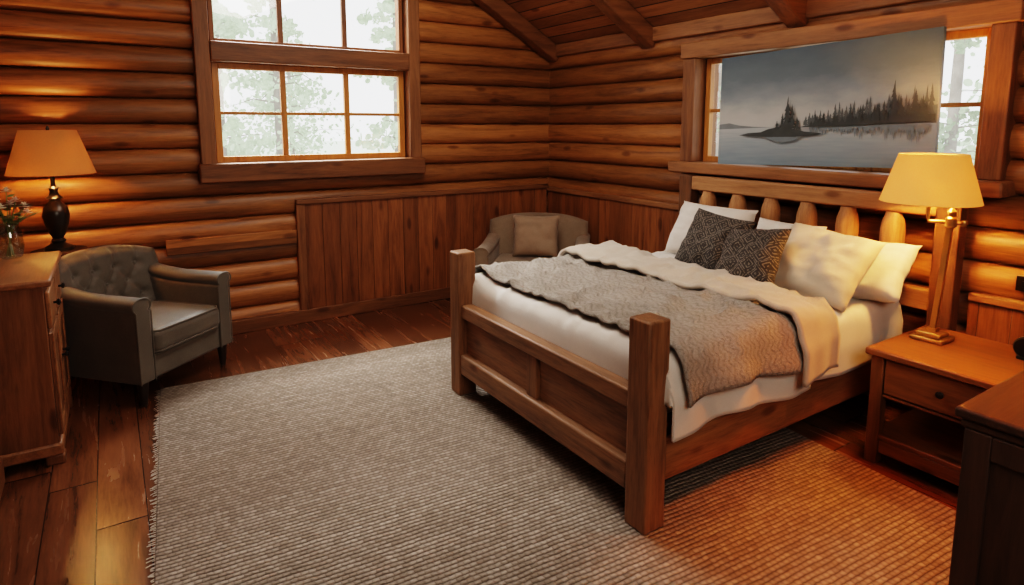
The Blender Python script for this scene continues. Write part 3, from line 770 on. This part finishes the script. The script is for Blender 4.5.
# low rocky islet
poly([(0.13, 0.268), (0.18, 0.286), (0.25, 0.292), (0.29, 0.318), (0.34, 0.332), (0.38, 0.326), (0.43, 0.312), (0.47, 0.290), (0.54, 0.276), (0.56, 0.264), (0.43, 0.246), (0.27, 0.249)], 1)
poly([(0.27, 0.248), (0.45, 0.246), (0.43, 0.215), (0.36, 0.195), (0.31, 0.215)], 3)
for x, h, w in ((0.385, 0.29, 0.026), (0.41, 0.22, 0.022), (0.362, 0.15, 0.019), (0.335, 0.08, 0.017), (0.435, 0.11, 0.017)): pine(x, 0.31, h, w)
art = fin('wall_picture', bm, [M['art'], M['art_dark'], M['art_mid'], M['art_ref'], M['art_soft']])
art.matrix_basis = Matrix.Translation((3.86, 2.335, 1.434)) @ Matrix.Rotation(R(2.0), 4, 'Y') @ Matrix.Rotation(R(-1.8), 4, 'X')
tag(art, 'wide unframed print of a misty lake with dark pines leaning above the bed', 'picture')

# ------------------------------------------------------------------ armchairs
def armchair(label, loc, rot, W, D, H, arm_h, mat, tufted, group=None):
    c = root('armchair', (0, 0, 0), label, 'armchair')
    hw = W/2; aw = 0.115; iw = hw - aw; yf = -D/2; yb = D/2
    fin('base', bx(-hw+0.03, hw-0.03, yf+0.035, yb-0.02, 0.15, 0.31), mat, c, bev=0.02, seg=3)
    sc = fin('seat_cushion', bx(-iw+0.004, iw-0.004, yf-0.005, yb-0.17, 0.312, 0.465), mat, c, bev=0.045, seg=5)
    for zz in (0.455, 0.324):
        a, b_ = iw-0.012, yf+0.003
        fin('piping', tube(B(), [(-a, yb-0.2, zz), (-a, b_+0.03, zz), (-a+0.03, b_, zz), (a-0.03, b_, zz), (a, b_+0.03, zz), (a, yb-0.2, zz)], 0.007, 8), mat, sc)
    for s in (-1, 1):
        # slim arm with a flattened roll on top, sweeping up a little towards the back
        prof = [(hw-0.008, 0.155), (hw-0.008, arm_h-0.085)]
        cx, cz, rx, rz_ = hw - 0.052, arm_h - 0.045, 0.066, 0.046
        for k in range(13):
            a = R(-42 + k*(264/12)); prof.append((cx + rx*math.cos(a), cz + rz_*math.sin(a)))
        prof += [(iw, arm_h-0.09), (iw, 0.155)]
        prof = [(s*p[0], p[1]) for p in prof]
        bm = B(); rings = []; nn = 10; ya, yb_ = yf+0.02, yb-0.05
        for q in range(nn+1):
            t = q/nn; yy = ya + (yb_-ya)*t; lift = 0.055*max(0, (t-0.35)/0.65)**2
            rings.append([bm.verts.new((p[0], yy, p[1] + (lift if p[1] > 0.4 else 0))) for p in prof])
        for r0, r1 in zip(rings, rings[1:]):
            for k in range(len(prof)): bm.faces.new((r0[k], r0[(k+1) % len(prof)], r1[(k+1) % len(prof)], r1[k]))
        bm.faces.new(rings[0][::-1]); bm.faces.new(rings[-1])
        am = fin('arm', bm, mat, c, bev=0.010, seg=3, ang=50)
        pts = [(p[0]*1.0, yf+0.017, p[1]) for p in prof]
        fin('piping', tube(B(), [pts[0]] + pts[1:-1] + [pts[-1]], 0.005, 6), mat, am)
    zb = 0.33
    bw = hw - 0.010
    btn = []
    if tufted:
        for r_, z in enumerate((0.53, 0.635, 0.74)):
            n = 4 if r_ % 2 == 0 else 3
            for k in range(n): btn.append(((k - (n-1)/2) * 0.155, z))
    segs = []
    for i in range(len(btn)):
        for j in range(i):
            d = math.hypot(btn[i][0]-btn[j][0], btn[i][1]-btn[j][1])
            if abs(btn[i][1]-btn[j][1]) > 0.05 and d < 0.145: segs.append((btn[i], btn[j]))
    for bxx, bz in btn:
        if bz > 0.73: segs.append(((bxx, bz), (bxx*1.12, H-0.02)))
    def segd(x, z, a, b):
        vx, vz = b[0]-a[0], b[1]-a[1]; t = max(0, min(1, ((x-a[0])*vx + (z-a[1])*vz)/(vx*vx+vz*vz)))
        return (x-a[0]-t*vx)**2 + (z-a[1]-t*vz)**2
    def top(x): return H - 0.065 * (abs(x)/bw) ** 2.6
    def fr(u, v):
        x = -bw + 2*bw*u; z = zb + (top(x) - zb) * v
        y = yb - 0.16 + 0.10 * (v ** 1.2) - 0.13 * (abs(x)/bw) ** 3 * (1 - 0.3*v)
        e = min(u, 1-u, (1-v)) ; y += 0.05 * max(0, 1 - e/0.10) ** 2
        if tufted:
            y -= 0.016
            m = 0
            for bxx, bz in btn: m = max(m, 0.030 * math.exp(-((x-bxx)**2 + (z-bz)**2) / 0.0009))
            for a, b in segs: m = max(m, 0.012 * math.exp(-segd(x, z, a, b) / 0.00022))
            y += m
        return (x, y, z)
    def bk(u, v):
        x = -bw + 2*bw*u; z = zb + (top(x) - zb) * v
        e = min(u, 1-u, 1-v)
        return (x, yb - 0.02 + 0.07*v - 0.13*(abs(x)/bw)**3*0.8 - 0.03*max(0, 1-e/0.1)**2, z)
    back = fin('backrest', slab(fr, bk, 72, 54) if tufted else slab(fr, bk, 30, 24), mat, c, ang=75)
    for bxx, bz in btn:
        v = (bz - zb)/(top(bxx) - zb); u = (bxx + bw)/(2*bw); p = fr(u, v)
        bm = B(); bmesh.ops.create_uvsphere(bm, u_segments=10, v_segments=6, radius=0.012)
        bmesh.ops.scale(bm, verts=bm.verts, vec=(1, 0.55, 1)); bmesh.ops.translate(bm, verts=bm.verts, vec=(p[0], p[1]-0.003, p[2]))
        fin('button', bm, mat, back)
    for sx in (-1, 1):
        for y in (yf+0.065, yb-0.08):
            x = sx*(hw-0.06)
            fin('leg', lathe(B(), [(0.017, 0), (0.020, 0.02), (0.028, 0.10), (0.034, 0.155)], x, y, 14), M['leg'], c)
    c.location = loc; c.rotation_euler = (0, 0, rot)
    return c
armchair('slate grey button tufted armchair beside the dresser', (0.115, 4.69, 0.0), R(42), 0.80, 0.76, 0.88, 0.68, M['chair_grey'], True)
armchair('taupe armchair in the room corner beyond the bed', (3.28, 4.66, 0), R(-42), 0.98, 0.78, 0.84, 0.62, M['chair_taupe'], False)
o = fin('cushion', pillow_bm(0.44, 0.40, 0.15, seed=12, wr=0.008), M['cush_taupe'], ang=80)
fx, fy = -math.sin(R(42)), -math.cos(R(42))
o.matrix_basis = Matrix.Translation((3.28 - fx*0.02, 4.66 - fy*0.02, 0.47)) @ Matrix.Rotation(R(48), 4, 'Z') @ Matrix.Rotation(R(16), 4, 'Y')
tag(o, 'plain taupe cushion propped on the corner armchair', 'cushion')

# ------------------------------------------------------------------ dresser (left)
DX0, DX1, DY0, DY1, DZ = -0.93, -0.315, 3.69, 4.52, 0.955
dr = root('dresser', (-0.62, 4.12, 0), 'brown wooden dresser with drawers and doors at the left edge', 'dresser')
fin('top', bx(DX0, DX1+0.035, DY0-0.005, DY1+0.025, DZ-0.035, DZ), M['dr_y'], dr, bev=0.01)
bm = bx(DX0, DX1, DY0+0.015, DY1, 0.09, DZ-0.035)
fin('body', bm, M['dr_z'], dr, bev=0.004)
fin('plinth', bx(DX0, DX1+0.018, DY0+0.005, DY1+0.01, 0.05, 0.115), M['dr_y'], dr, bev=0.012)
for x in (DX0+0.01, DX1-0.06):
    for y in (DY0+0.015, DY1-0.08): fin('foot', bx(x, x+0.08, y, y+0.08, 0, 0.05), M['dr_z'], dr, bev=0.008)
def knob_x(x, y, z, par, r=0.016):
    bm = B(); lathe(bm, [(0.006, 0), (0.006, 0.012), (r, 0.018), (r*1.05, 0.026), (r*0.5, 0.032)], 0, 0, 16)
    bmesh.ops.rotate(bm, verts=bm.verts, matrix=Matrix.Rotation(R(90), 3, 'Y')); bmesh.ops.translate(bm, verts=bm.verts, vec=(x, y, z))
    return fin('knob', bm, M['black'], par)
mid = (DY0 + DY1)/2
for a, b in ((DY0+0.04, mid-0.014), (mid+0.014, DY1-0.03)):
    d = fin('drawer', bx(DX1, DX1+0.020, a, b, 0.70, 0.885), M['dr_y'], dr, bev=0.006)
    knob_x(DX1+0.020, (a+b)/2, 0.79, d)
    d = fin('door', bx(DX1, DX1+0.012, a, b, 0.145, 0.675), M['dr_z'], dr, bev=0.003)
    bm = bx(DX1+0.012, DX1+0.022, a, a+0.055, 0.145, 0.675); box(bm, DX1+0.012, DX1+0.022, b-0.055, b, 0.145, 0.675)
    box(bm, DX1+0.012, DX1+0.022, a+0.055, b-0.055, 0.145, 0.2); box(bm, DX1+0.012, DX1+0.022, a+0.055, b-0.055, 0.615, 0.675)
    fin('door_frame', bm, M['dr_y'], d, bev=0.003)
    knob_x(DX1+0.022, a+0.03 if a > mid else b-0.03, 0.46, d, 0.013)

# vase and flowers
VX, VY = -0.50, 4.42
vz = DZ + 0.0005
vs = fin('vase', lathe(B(), [(0.035, vz), (0.05, vz+0.01), (0.062, vz+0.07), (0.055, vz+0.14), (0.042, vz+0.18), (0.05, vz+0.205)], VX, VY, 28, cap=False), M['vase'], solid=0.003)
tag(vs, 'clear glass vase of small flowers standing on the dresser', 'vase')
M['stem'] = plain('green_stem', (0.16, 0.24, 0.08), 0.6); M['leafm'] = plain('green_leaf', (0.18, 0.27, 0.09), 0.6)
M['petal'] = plain('cream_petal', (0.88, 0.80, 0.66), 0.7); M['petal2'] = plain('blush_petal', (0.82, 0.64, 0.52), 0.7)
fc = [(-0.05, 0.03, 0.33, 0), (0.045, -0.03, 0.32, 1), (0.0, 0.06, 0.37, 0), (0.075, 0.05, 0.28, 0), (-0.02, -0.06, 0.29, 0), (0.09, -0.01, 0.25, 1), (0.02, 0.0, 0.30, 0)]
for i, (dx, dy, h, k) in enumerate(fc):
    f = root('flower', (VX, VY, vz+0.012), ('cream' if not k else 'blush') + ' blossom on a thin stem in the glass vase', 'flower', ('cream' if not k else 'blush') + ' flowers in the glass vase')
    fin('stem', tube(B(), [(VX - dx*0.25, VY - dy*0.25, vz+0.014), (VX + dx*0.2, VY + dy*0.2, vz+0.17), (VX+dx, VY+dy, vz+h)], 0.003, 6), M['stem'], f)
    bm = B(); c = Vector((VX+dx, VY+dy, vz+h))
    for ring, (n, rr, up) in enumerate(((8, 0.032, 0.003), (7, 0.024, 0.014), (5, 0.014, 0.024))):
        for q in range(n):
            a = 2*PI*(q + 0.5*ring)/n; dirv = Vector((math.cos(a), math.sin(a), 0)); sd_ = Vector((-math.sin(a), math.cos(a), 0))
            p = [c + Vector((0, 0, up*0.4)), c + dirv*rr*0.6 + sd_*rr*0.45 + Vector((0, 0, up)), c + dirv*rr*1.1 + Vector((0, 0, up*1.3)), c + dirv*rr*0.6 - sd_*rr*0.45 + Vector((0, 0, up))]
            bm.faces.new([bm.verts.new(z) for z in p])
    fin('bloom', bm, M['petal2' if k else 'petal'], f)
    for g_, (hh, ll) in enumerate(((0.20, 0.09), (0.24, 0.08), (0.22, 0.07), (h-0.02, 0.05))):
        an = i*0.9 + g_*1.7; d = Vector((math.cos(an), math.sin(an), 0.35)).normalized(); tt = min(1, max(0.2, (hh-0.17)/(h-0.17)))
        bm = B(); b0 = Vector((VX + dx*(0.2+0.8*tt), VY + dy*(0.2+0.8*tt), vz+hh-0.01)); s_ = Vector((-d.y, d.x, 0.2))
        bm.faces.new([bm.verts.new(z) for z in (b0, b0 + d*ll*0.5 + s_*0.020, b0 + d*ll, b0 + d*ll*0.5 - s_*0.020)])
        fin('leaf', bm, M['leafm'], f)

# ------------------------------------------------------------------ corner side table + left lamp
TX, TY, TZ = -0.325, 5.15, 0.86
st = root('side_table', (TX, TY, 0), 'tall round dark side table behind the grey armchair', 'table')
fin('table_top', lathe(B(), [(0.150, TZ-0.03), (0.165, TZ-0.02), (0.165, TZ-0.008), (0.158, TZ)], TX, TY, 36), M['dark_x'], st)
fin('pedestal', lathe(B(), [(0.055, 0.03), (0.03, 0.09), (0.026, 0.3), (0.04, 0.45), (0.026, 0.6), (0.03, TZ-0.06), (0.06, TZ-0.03)], TX, TY, 20), M['dark_z'], st)
fin('foot', lathe(B(), [(0.15, 0), (0.15, 0.02), (0.06, 0.035)], TX, TY, 32), M['dark_x'], st)
l2 = root('table_lamp', (TX, TY, TZ), 'lamp with a dark turned base and amber shade behind the grey armchair', 'lamp')
z = TZ + 0.0005
fin('base', lathe(B(), [(0.085, z), (0.085, z+0.02), (0.06, z+0.035), (0.035, z+0.05), (0.045, z+0.065), (0.035, z+0.08)], TX, TY, 28), M['lampbody'], l2)
fin('body', lathe(B(), [(0.03, z+0.08), (0.045, z+0.11), (0.068, z+0.18), (0.078, z+0.24), (0.068, z+0.29), (0.04, z+0.325), (0.03, z+0.34), (0.052, z+0.355), (0.03, z+0.372), (0.022, z+0.40), (0.03, z+0.42), (0.014, z+0.435), (0.012, z+0.56)], TX, TY, 28), M['lampbody'], l2)
fin('bulb', lathe(B(), [(0.012, z+0.56), (0.028, z+0.60), (0.028, z+0.63), (0.006, z+0.66)], TX, TY, 16), M['bulb'], l2)
s2 = fin('lamp_shade', lathe(B(), [(0.247, z+0.515), (0.245, z+0.518), (0.155, z+0.805)], TX, TY, 48, cap=False), M['shade2'], l2, solid=0.003)
bm = B(); tube(bm, [(TX-0.153, TY, z+0.795), (TX+0.153, TY, z+0.795)], 0.003, 6); tube(bm, [(TX, TY, z+0.56), (TX+0.05, TY, z+0.62), (TX+0.04, TY, z+0.72), (TX, TY, z+0.795)], 0.003, 6)
fin('shade_fitter', bm, M['brass'], s2)
fin('finial', lathe(B(), [(0.006, z+0.79), (0.012, z+0.815), (0.004, z+0.835)], TX, TY, 12), M['lampbody'], l2)

# ------------------------------------------------------------------ dark cabinet (near right)
cb = root('cabinet', (2.6, 0.4, 0), 'dark brown cabinet in the near right foreground', 'cabinet')
fin('top', bx(2.235, 3.0, 0.0, 0.815, 0.765, 0.80), M['dark_x'], cb, bev=0.01)
fin('moulding', bx(2.245, 2.985, 0.015, 0.80, 0.735, 0.765), M['dark_x'], cb, bev=0.01)
fin('body', bx(2.26, 2.96, 0.04, 0.785, 0.07, 0.735), M['dark_z'], cb, bev=0.006)
bm = bx(2.245, 2.26, 0.04, 0.115, 0.07, 0.735); box(bm, 2.245, 2.26, 0.71, 0.785, 0.07, 0.735)
box(bm, 2.245, 2.26, 0.115, 0.71, 0.07, 0.16); box(bm, 2.245, 2.26, 0.115, 0.71, 0.655, 0.735)
fin('side_frame', bm, M['dark_z'], cb, bev=0.004)
fin('plinth', bx(2.235, 2.975, 0.03, 0.795, RZ, 0.07), M['dark_x'], cb, bev=0.008)

# ------------------------------------------------------------------ light
def aim(o, tgt): o.rotation_euler = (Vector(tgt) - o.location).to_track_quat('-Z', 'Y').to_euler()
def light(name, typ, loc, power, col, tgt=None, **kw):
    l = bpy.data.lights.new(name, typ); l.energy = power; l.color = col
    for k, v in kw.items(): setattr(l, k, v)
    o = bpy.data.objects.new(name, l); COL.objects.link(o); o.location = loc
    if tgt: aim(o, tgt)
    return o
light('nightstand_bulb_light', 'POINT', (SX, SY, 1.405), 84, (1.0, 0.43, 0.10), shadow_soft_size=0.04)
light('corner_bulb_light', 'POINT', (TX, TY, z+0.62), 32, (1.0, 0.46, 0.14), shadow_soft_size=0.04)
light('window_sky_light', 'AREA', (1.6, 7.4, 5.2), 1250, (1.0, 0.985, 0.96), (1.5, 2.9, 0.0), shape='RECTANGLE', size=3.6, size_y=2.0)
light('room_fill_light', 'AREA', (1.0, -0.7, 2.4), 25, (1.0, 0.86, 0.72), (2.8, 4.8, 2.1), shape='RECTANGLE', size=1.8, size_y=1.0)
light('ridge_fill_light', 'AREA', (2.0, 3.4, 3.35), 44, (1.0, 0.88, 0.76), (2.5, 4.0, 0.0), shape='RECTANGLE', size=1.0, size_y=2.6)  # added fill under the ridge to brighten floor and walls; no lamp hangs there
light('added_rug_glow_spot', 'SPOT', (2.95, 0.75, 2.55), 175, (1.0, 0.22, 0.018), (2.48, 1.08, 0.0), spot_size=R(48), spot_blend=0.8, shadow_soft_size=0.25)  # added spot without a fixture; imitates the nightstand lamp's orange pool on the rug
W = bpy.data.worlds.new('sky'); S.world = W; W.use_nodes = True
bg = W.node_tree.nodes['Background']; bg.inputs[0].default_value = (0.97, 0.98, 1.0, 1); bg.inputs[1].default_value = 1.7

# ------------------------------------------------------------------ camera
cd = bpy.data.cameras.new('camera'); cam = bpy.data.objects.new('camera', cd); COL.objects.link(cam)
cd.sensor_width = 36; cd.sensor_fit = 'HORIZONTAL'; cd.lens = 620/1024*36; cd.shift_y = -82.5/1024; cd.clip_start = 0.05
cam.location = (0, 0, 1.7); cam.rotation_euler = (R(90 - 7.8), 0, R(-33))
S.camera = cam
S.view_settings.view_transform = 'Filmic'
try: S.view_settings.look = 'High Contrast'
except Exception as e: print('look', e)
S.view_settings.exposure = 0.62
